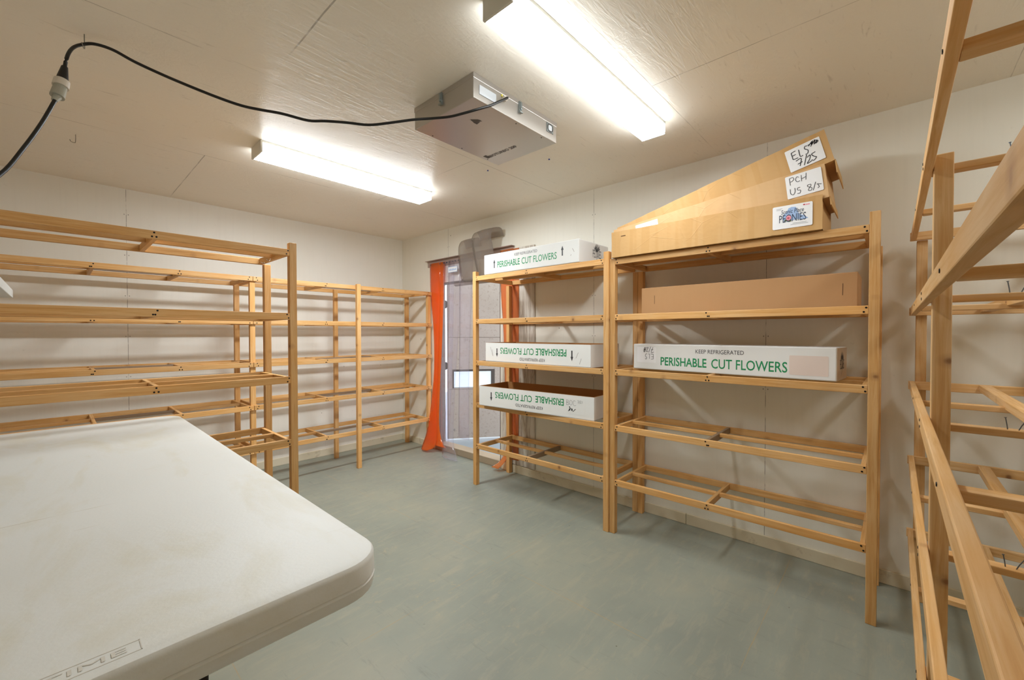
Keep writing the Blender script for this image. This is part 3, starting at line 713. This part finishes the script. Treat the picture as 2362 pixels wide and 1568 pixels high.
sheet('clear_strip', [ys(-.035, 2.08, -.94, -1.14), ys(-.04, 1.5, -.94, -1.13), ys(-.045, 1.1, -.93, -1.09), ys(-.05, .7, -.92, -1.06), ys(-.06, .4, -.905, -1.05), ys(-.08, .15, -.89, -1.07), ys(-.12, .04, -.93, -1.16), ys(-.18, .012, -1.0, -1.25)], M['clear'], cu, ref=ref, bulge=.02)
sheet('clear_strip', [ys(-.02, 2.08, -1.10, -1.32), ys(-.02, 1.5, -1.10, -1.28), ys(-.02, .9, -1.09, -1.25), ys(-.025, .2, -1.08, -1.25)], M['clear'], cu, ref=ref, bulge=.01)
sheet('folded_strip', [ys(-.022, 1.83, -1.14, -1.44), ys(-.05, 1.95, -1.14, -1.44), ys(-.075, 2.08, -1.15, -1.42), ys(-.10, 2.18, -1.18, -1.42, -.11), ys(-.085, 2.235, -1.20, -1.43), ys(-.045, 2.245, -1.20, -1.43), ys(-.012, 2.17, -1.20, -1.43)], M['smoke'], cu, ref=ref, bulge=.02)
sheet('folded_strip', [ys(-.03, 1.84, -1.40, -1.70), ys(-.07, 1.98, -1.40, -1.68), ys(-.105, 2.12, -1.40, -1.68), ys(-.13, 2.22, -1.41, -1.70, -.15), ys(-.10, 2.285, -1.42, -1.72, -.12), ys(-.05, 2.29, -1.42, -1.74), ys(-.012, 2.22, -1.42, -1.74)], M['smoke'], cu, ref=ref, bulge=.025)
sheet('orange_strip', [ys(-.016, 2.09, -1.69, -1.862), ys(-.016, 1.7, -1.70, -1.862), ys(-.016, 1.3, -1.735, -1.86), ys(-.016, .6, -1.76, -1.86), ys(-.018, .25, -1.775, -1.86), ys(-.05, .1, -1.73, -1.79), ys(-.11, .03, -1.66, -1.75)], M['orange_backlit'], cu, ref=ref, bulge=.0)
sheet('orange_strip', [ys(-.013, 2.085, -1.80, -1.93), ys(-.0135, 1.3, -1.83, -1.925), ys(-.0135, .12, -1.84, -1.92)], M['orange_backlit'], cu, ref=ref, bulge=0)
bm = bmesh.new()
for i in range(4):
    y = -.625-i*.055; cyl(bm, rel((-.036, y, 2.066)), rel((-.030, y, 2.066)), .008, seg=10)
for i in range(4):
    y = -1.70-i*.045; cyl(bm, rel((-.022, y, 2.066)), rel((-.014, y, 2.066)), .008, seg=10)
for i in range(7):
    y = -.86-i*.048; cyl(bm, rel((-.040, y, 2.066)), rel((-.03, y, 2.066)), .007, seg=10)
mesh_obj('rivets', bm, M['nail'], cu)
# small blue-edged label on a clear strip
st = empty('curtain_label', (-.062, -1.04, 1.975), (0, 0, R(-90)), label='small blue-edged label stuck on a clear strip under the curtain rail', cat='label')
flat('paper', [(-.075, -.03), (.075, -.03), (.075, .03), (-.075, .03)], M['paper'], st)
bm = bmesh.new()
for a, b in (((-.075, .026), (.075, .03)), ((-.075, -.03), (.075, -.026)), ((-.075, -.03), (-.071, .03)), ((.071, -.03), (.075, .03))): add_box(bm, (a[0], -.002, a[1]), (b[0], -.0008, b[1]))
for i, hgt in enumerate((.018, .022, .016, .022, .018, .02, .014, .021)): add_box(bm, (-.058+i*.015, -.002, -.012), (-.049+i*.015, -.0008, -.012+hgt))
mesh_obj('blue_print', bm, M['blue'], st)

# ------------------------------------------------------------------ cartons
def carton(bm, L, D, Hh, openn=False, t=.004, bev=.003, jag=0, seed=1):
    if not openn:
        add_box(bm, (0, 0, 0), (L, D, Hh), bev); return
    add_box(bm, (0, 0, 0), (L, D, t)); add_box(bm, (0, 0, 0), (L, t, Hh)); add_box(bm, (0, D-t, 0), (L, D, Hh))
    add_box(bm, (0, t, 0), (t, D-t, Hh)); add_box(bm, (L-t, t, 0), (L, D-t, Hh*(1-jag)))
def arrow(cx, z0, z1, down=False):
    w = .010; hw = .022; m = z0+(z1-z0)*.58
    p = [(cx-w/2, z0), (cx+w/2, z0), (cx+w/2, m), (cx+hw/2, m), (cx, z1), (cx-hw/2, m), (cx-w/2, m)]
    return [(x, z0+z1-z) for x, z in p][::-1] if down else p
def peony_mark(parent, loc, rot, s=1.0, mats=('navy', 'navy')):
    """flower and PEONIES wordmark on a box end, local XZ facing -Y; about .11 wide"""
    g = []
    for k in range(7):
        a = math.pi*k/6; g.append([(.0, .055), (.02*math.cos(a)*s, (.055+.028*math.sin(a))*s)])
    for k in range(9): g.append([(-.024*s+.006*k*s, .050*s), (-.018*s+.005*k*s, (.064+.012*math.sin(k))*s)])
    g.append([(.004*s, .02*s), (-.004*s, -.004*s), (-.014*s, -.016*s)])
    strokes('flower_print', g, .003*s, M['ink'], parent, loc, rot, False)
    text('lettering', 'PEONIES', .042*s, .085*s, M['ink'], parent, (loc[0]-.042*s if abs(rot[2]) < .1 else loc[0], loc[1]-.042*s*(1 if abs(rot[2]) > .1 else 0), loc[2]+.008*s), (R(90), 0, rot[2]))
    text('small_lettering', 'Scenic Place', .012*s, .06*s, M['ink'], parent, (loc[0]-.03*s if abs(rot[2]) < .1 else loc[0], loc[1]-.03*s*(1 if abs(rot[2]) > .1 else 0), loc[2]+.054*s), (R(90), 0, rot[2]))
ZR = R(-90)
# box 1: closed white carton on the top of the narrow unit
b1 = empty('flower_box', (-.478, -1.952, 1.7855), (0, 0, ZR), label='closed white flower box on the very top of the narrower shelving unit', cat='box')
bm = bmesh.new(); carton(bm, .932, .40, .162, bev=.006); b = mesh_obj('carton', bm, M['whitebox'], b1)
F = -.0004
text('lettering', 'PERISHABLE', .050, .240, M['green'], b, (.155, F, .044), bold=.018)
text('lettering', 'CUT FLOWERS', .050, .332, M['green'], b, (.414, F, .044), bold=.010)
text('lettering', 'KEEP REFRIGERATED', .021, .226, M['ink'], b, (.341, F, .116), bold=.0)
flat('printed_arrow', arrow(.120, .045, .115), M['ink'], b); flat('printed_arrow', arrow(.795, .060, .130), M['ink'], b)
strokes('scratch', [[(.035, .055), (.028, .08)], [(.88, .10), (.895, .075)], [(.865, .05), (.87, .06)]], .002, M['slit'], b)
peony_mark(b, (.9325, .235, .045), (0, 0, R(90)), 1.35)
# box 2: open white tray, upside-down print, on the middle shelf
def upside(b, parts, arrows):
    for s, h, w, x, z, m, bold in parts: text('lettering', s, h, w, M[m], b, (x, F, z), bold=bold, flip=True)
    for cx, z0, z1 in arrows: flat('printed_arrow', arrow(cx, z0, z1, True), M['ink'], b)
b2 = empty('flower_box', (-.440, -1.930, 1.0665), (0, 0, ZR-.03), label='open white flower tray with upside-down print on the middle shelf, upper of two', cat='box')
bm = bmesh.new(); carton(bm, 1.045, .37, .156, True, .005); b = mesh_obj('carton', bm, [M['whitebox']], b2)
upside(b, [('CUT FLOWERS', .050, .362, .176, .068, 'green', .010), ('PERISHABLE', .052, .286, .558, .068, 'green', .018), ('KEEP REFRIGERATED', .023, .254, .391, .021, 'ink', 0)], [(.137, .040, .110), (.891, .038, .112)])
strokes('scratch', [[(.085, .05), (.06, .12)], [(.09, .045), (.082, .10)], [(.925, .06), (.945, .10)], [(.955, .02), (.97, .06)]], .002, M['slit'], b)
def inner(b, L, D, Hh, t=.005):
    bm = bmesh.new(); e = .0008
    add_box(bm, (t, t, t), (L-t, D-t, t+e)); add_box(bm, (t, t, t), (L-t, t+e, Hh)); add_box(bm, (t, D-t-e, t), (L-t, D-t, Hh)); add_box(bm, (t, t, t), (t+e, D-t, Hh)); add_box(bm, (L-t-e, t, t), (L-t, D-t, Hh))
    for q in ((0, 0, L, t), (0, D-t, L, D), (0, 0, t, D), (L-t, 0, L, D)): add_box(bm, (q[0], q[1], Hh-.001), (q[2], q[3], Hh+.0008))
    return mesh_obj('lining', bm, M['inner'], b)
inner(b, 1.045, .37, .156)
# box 3
b3 = empty('flower_box', (-.530, -1.945, .7085), (0, 0, ZR+.066), label='open white flower tray with a marker-written sticker, lower of the two upside-down trays', cat='box')
bm = bmesh.new(); carton(bm, 1.052, .37, .160, True, .005); b = mesh_obj('carton', bm, [M['whitebox']], b3)
upside(b, [('CUT FLOWERS', .050, .364, .174, .074, 'green', .010), ('ERISHABLE', .050, .246, .570, .078, 'green', .018), ('KEEP REFRIGERATED', .022, .254, .381, .029, 'ink', 0)], [(.132, .046, .116)])
inner(b, 1.052, .37, .160)
sk = flat('sticker', rrect(.822, .028, .985, .142), M['whitebox'], b)
strokes('handwriting', [[(.838, .125), (.838, .09)], [(.838, .125), (.852, .122), (.853, .112), (.838, .108), (.856, .103), (.856, .092), (.838, .09)], [(.868, .124), (.863, .105), (.872, .09), (.883, .1), (.883, .118), (.870, .125)], [(.91, .120), (.898, .124), (.891, .106), (.899, .09), (.915, .093)],
                       [(.925, .127), (.935, .127), (.929, .109)], [(.938, .106), (.944, .129)], [(.947, .126), (.954, .126), (.948, .111), (.957, .111)], [(.963, .127), (.963, .110)]], .0022, M['inkl'], sk, (0, -.001, 0))
strokes('marker_squiggle', [[(.858, .075), (.866, .078), (.862, .05), (.874, .07), (.880, .05), (.884, .068), (.890, .048), (.906, .063), (.912, .066)], [(.851, .048), (.857, .052), (.868, .076)]], .0036, M['ink'], sk, (0, -.001, 0))
# box 4: long closed white carton, middle shelf of the large unit
b4 = empty('flower_box', (-.300, -3.198, 1.0665), (0, 0, ZR-.085), label='long white flower box printed KEEP REFRIGERATED on the middle shelf of the larger unit', cat='box')
bm = bmesh.new(); carton(bm, 1.083, .235, .162, bev=.005); b = mesh_obj('carton', bm, M['whitebox'], b4)
text('lettering', 'PERISHABLE', .053, .284, M['green'], b, (.192, F, .030), bold=.018)
text('lettering', 'CUT FLOWERS', .055, .378, M['green'], b, (.503, F, .029), bold=.010)
text('lettering', 'KEEP REFRIGERATED', .023, .264, M['ink'], b, (.412, F, .1125))
flat('label_mark', rrect(.889, .021, 1.052, .119, .006), M['pinkpaper'], b)
sk = flat('sticker', rrect(.027, .043, .160, .143, .004), M['paper'], b)
def rot180(lines, cx, cz): return [[(2*cx-x, 2*cz-z) for x, z in l] for l in lines]
els = [[(0, .034), (0, .004)], [(0, .034), (.016, .036)], [(.001, .02), (.014, .021)], [(0, .004), (.018, .003)], [(.027, .034), (.026, .005), (.036, .004)], [(.058, .034), (.05, .036), (.047, .026), (.056, .016), (.052, .004), (.044, .003)]]
d28 = [[(0, .0), (.018, .002), (.006, -.03)], [(.004, -.016), (.018, -.014)], [(.022, -.034), (.036, .004)], [(.040, -.004), (.05, .0), (.047, -.014), (.038, -.028), (.054, -.026)], [(.066, 0), (.058, -.007), (.068, -.02), (.06, -.028), (.056, -.018), (.07, -.004), (.064, .002)], [(.054, -.02), (.075, -.01)], [(.062, -.03), (.07, .002)]]
allz = [[(x+.045, z+.088) for x, z in l] for l in els]+[[(x+.042, z+.078) for x, z in l] for l in d28]
strokes('handwriting', rot180(allz, .094, .095), .0026, M['ink'], sk, (0, -.001, 0))
bm = bmesh.new(); add_box(bm, (1.0825, .003, .004), (1.0842, .232, .158)); e4 = mesh_obj('box_end', bm, M['greyend'], b)
peony_mark(e4, (1.0848, .115, .045), (0, 0, R(90)), 1.15)
# box 5: long smooth brown carton
b5 = empty('cardboard_box', (-.385, -3.293, 1.4205), (0, 0, ZR), label='long plain brown cardboard box on the second shelf from the top, larger unit', cat='box')
bm = bmesh.new(); carton(bm, 1.058, .29, .162, bev=.003); b = mesh_obj('carton', bm, M['brown'], b5)
flat('hand_slit', [(.084, .060), (.0865, .060), (.0865, .112), (.084, .112)], M['slit'], b); flat('hand_slit', [(1.001, .056), (1.0035, .056), (1.0045, .112), (1.002, .112)], M['slit'], b)

# three kraft trays nested in a fan on top of the large unit
def crumple(o, amp, seed):
    me = o.data; rr = random.Random(seed); ph = [rr.uniform(0, 6) for _ in range(6)]
    for v in me.vertices:
        x, y, z = v.co
        v.co.y += amp*(math.sin(x*23+ph[0]+z*20)+.6*math.sin(x*51+ph[1]-z*31)+.35*math.sin(x*97+ph[4]))
        v.co.z += amp*.7*(math.sin(x*31+ph[2])+.5*math.sin(x*77+ph[3]))*(z/.16)
        v.co.x += amp*.5*math.sin(z*60+ph[5]+y*20)
def tray(name, label, org, tilt, L, D, Hh, mat, seed, jag=.1):
    root = empty(name, org, (0, -tilt, ZR), label=label, cat='box', group=None)
    bm = bmesh.new(); t = .004
    def panel(a, b, nx, nz, thick_axis):
        add_box(bm, a, b)
    carton(bm, L, D, Hh, True, t, jag=jag)
    es = [e for e in bm.edges if abs((e.verts[0].co-e.verts[1].co).x) > .5]
    bmesh.ops.subdivide_edges(bm, edges=es, cuts=36, use_grid_fill=True)
    es = [e for e in bm.edges if abs((e.verts[0].co-e.verts[1].co).z) > .05]
    bmesh.ops.subdivide_edges(bm, edges=es, cuts=6, use_grid_fill=True)
    o = mesh_obj('carton', bm, mat, root); crumple(o, .0009, seed); return root, o
t6, o6 = tray('kraft_tray', 'lowest kraft cardboard tray of the fanned pile on the larger unit, with a peonies sticker', (-.487, -3.138, 1.781), 0, 1.088, .350, .160, M['kraft'], 1, .18)
t7, o7 = tray('kraft_tray', 'middle kraft tray of the fanned pile, its label reading PCH US 8/5', (-.478, -3.165, 1.797), R(6.8), 1.092, .332, .160, M['kraft_lt'], 2, .05)
t8, o8 = tray('kraft_tray', 'topmost kraft tray of the fanned pile, tilted steepest, its label reading ELS 7/25', (-.469, -3.208, 1.816), R(14.7), 1.095, .314, .158, M['kraft'], 3, 0)
FK = -.0019
# sticker on tray 6
sk = flat('sticker', rrect(.889, .026, 1.051, .137, .006), M['paper'], t6, (0, FK, 0))
flat('printed_mountain', [(.930, .072), (.936, .095), (.948, .103), (.955, .121), (.968, .126), (.985, .123), (.992, .104), (.998, .088), (1.02, .075), (1.035, .062), (1.02, .058), (.99, .064), (.96, .058), (.94, .06)], M['blue'], sk, (0, -.0007, 0), th=.0003)
text('lettering', 'Scenic Place', .021, .092, M['navy'], sk, (.925, -.0014, .096), shear=.15)
text('lettering', 'PE', .036, .026, M['navy'], sk, (.917, -.0014, .056)); text('lettering', 'O', .036, .024, M['navy'], sk, (.944, -.0014, .056), bold=.02); text('lettering', 'NIES', .036, .056, M['navy'], sk, (.970, -.0014, .056))
pk = flat('printed_flower', ell(.956, .075, .0105, .012, wob=.06), M['pink'], sk, (0, -.0016, 0), th=.0003)
flat('printed_flower_heart', ell(.955, .074, .005, .0055, wob=.1), M['red'], pk, (0, -.0004, 0), th=.0002)
flat('printed_leaf', [(.936, .064), (.944, .069), (.950, .063), (.943, .060)], M['leaf'], sk, (0, -.0018, 0), th=.0003); flat('printed_leaf', [(.956, .058), (.966, .065), (.968, .060), (.960, .055)], M['leaf'], sk, (0, -.0018, 0), th=.0003)
flat('printed_badge', ell(1.018, .127, .0045, .0035), M['red'], sk, (0, -.0008, 0), th=.0003); flat('printed_line', rrect(1.024, .124, 1.040, .129, .001), M['pink'], sk, (0, -.0008, 0), th=.0003)
for a, b_ in (((.972, .046), (1.028, .0475)), ((.964, .040), (1.034, .0415)), ((.905, .124), (.930, .1255)), ((.905, .118), (.925, .1195))): flat('printed_line', [(a[0], a[1]), (b_[0], a[1]), (b_[0], b_[1]), (a[0], b_[1])], M['inkl'], sk, (0, -.0008, 0), th=.0003)
flat('hand_slit', [(.066, .125), (.098, .1255), (.097, .130), (.066, .129)], M['slit'], t6, (0, FK-.0002, 0))
# label on tray 7 (local to tray)
sk = flat('label', rrect(.935, .040, 1.078, .150, .005), M['paper'], t7, (0, FK, 0))
pch = [[(0, .04), (.001, .006)], [(0, .04), (.014, .041), (.017, .031), (.010, .024), (.001, .022)], [(.038, .034), (.030, .038), (.024, .026), (.030, .014), (.041, .016)], [(.048, .040), (.047, .010)], [(.048, .022), (.066, .027)], [(.068, .044), (.064, .012)]]
us8 = [[(0, .03), (0, .008), (.010, 0), (.018, .012), (.019, .030)], [(.040, .026), (.030, .026), (.029, .016), (.040, .012), (.036, -.001), (.026, 0)], [(.082, .026), (.070, .026), (.070, .018), (.084, .008), (.080, -.003), (.070, .0), (.074, .010), (.082, .02), (.082, .026)], [(.088, -.006), (.101, .03)], [(.104, .018), (.112, .018)], [(.108, .016), (.112, .004), (.106, .0)], [(.112, .016), (.122, .014)]]
strokes('handwriting', [[(x+.952, z+.098) for x, z in l] for l in pch]+[[(x+.950, z+.056) for x, z in l] for l in us8], .0024, M['ink'], sk, (0, -.001, 0))
flat('label', rrect(.150, .060, .290, .146, .003), M['paper'], t7, (0, FK, 0))
# label on tray 8
sk = flat('label', rrect(.928, .026, 1.070, .136, .004), M['paper'], t8, (0, FK, 0))
e2 = [[(x*1.15+.952, z*1.15+.078) for x, z in l] for l in els]+[[(x*1.25+.960, z*1.2+.070) for x, z in [(0, 0), (.018, .002), (.008, -.026)]], [(.964, .052), (.984, .055)], [(.986, .034), (1.006, .078)],
      [(1.004, .064), (1.018, .070), (1.012, .052), (.998, .036), (1.018, .040)], [(1.040, .074), (1.024, .070), (1.030, .056), (1.038, .048), (1.026, .038), (1.018, .044)]]
strokes('handwriting', e2, .0034, M['ink'], sk, (0, -.001, 0))
scr = [[(1.022, .112), (1.040, .128), (1.034, .112), (1.052, .128), (1.044, .110), (1.060, .124), (1.052, .112)], [(1.020, .118), (1.050, .122)], [(1.030, .106), (1.044, .130)], [(1.048, .13), (1.062, .118), (1.050, .11)]]
strokes('scribble', scr, .0034, M['ink'], sk, (0, -.001, 0))
# loose end flaps at the right-hand ends of the upper trays
for rt, L, D, dz in ((t8, 1.095, .314, .058), (t7, 1.092, .332, .036)):
    bm = bmesh.new()
    th = -rt.rotation_euler[1]; kx = L+.004-dz*math.sin(th)*.75
    q = [(L+.001, .004, .004), (L+.001, D-.004, .004), (kx, D-.004, -dz), (kx, .004, -dz)]
    vs = [bm.verts.new(p) for p in q]; vs2 = [bm.verts.new((p[0]+.004, p[1], p[2])) for p in q]
    bm.faces.new(vs); bm.faces.new(vs2[::-1])
    for i in range(4): bm.faces.new((vs[i], vs2[i], vs2[(i+1) % 4], vs[(i+1) % 4]))
    bmesh.ops.recalc_face_normals(bm, faces=bm.faces); mesh_obj('end_flap', bm, M['kraft'], rt)
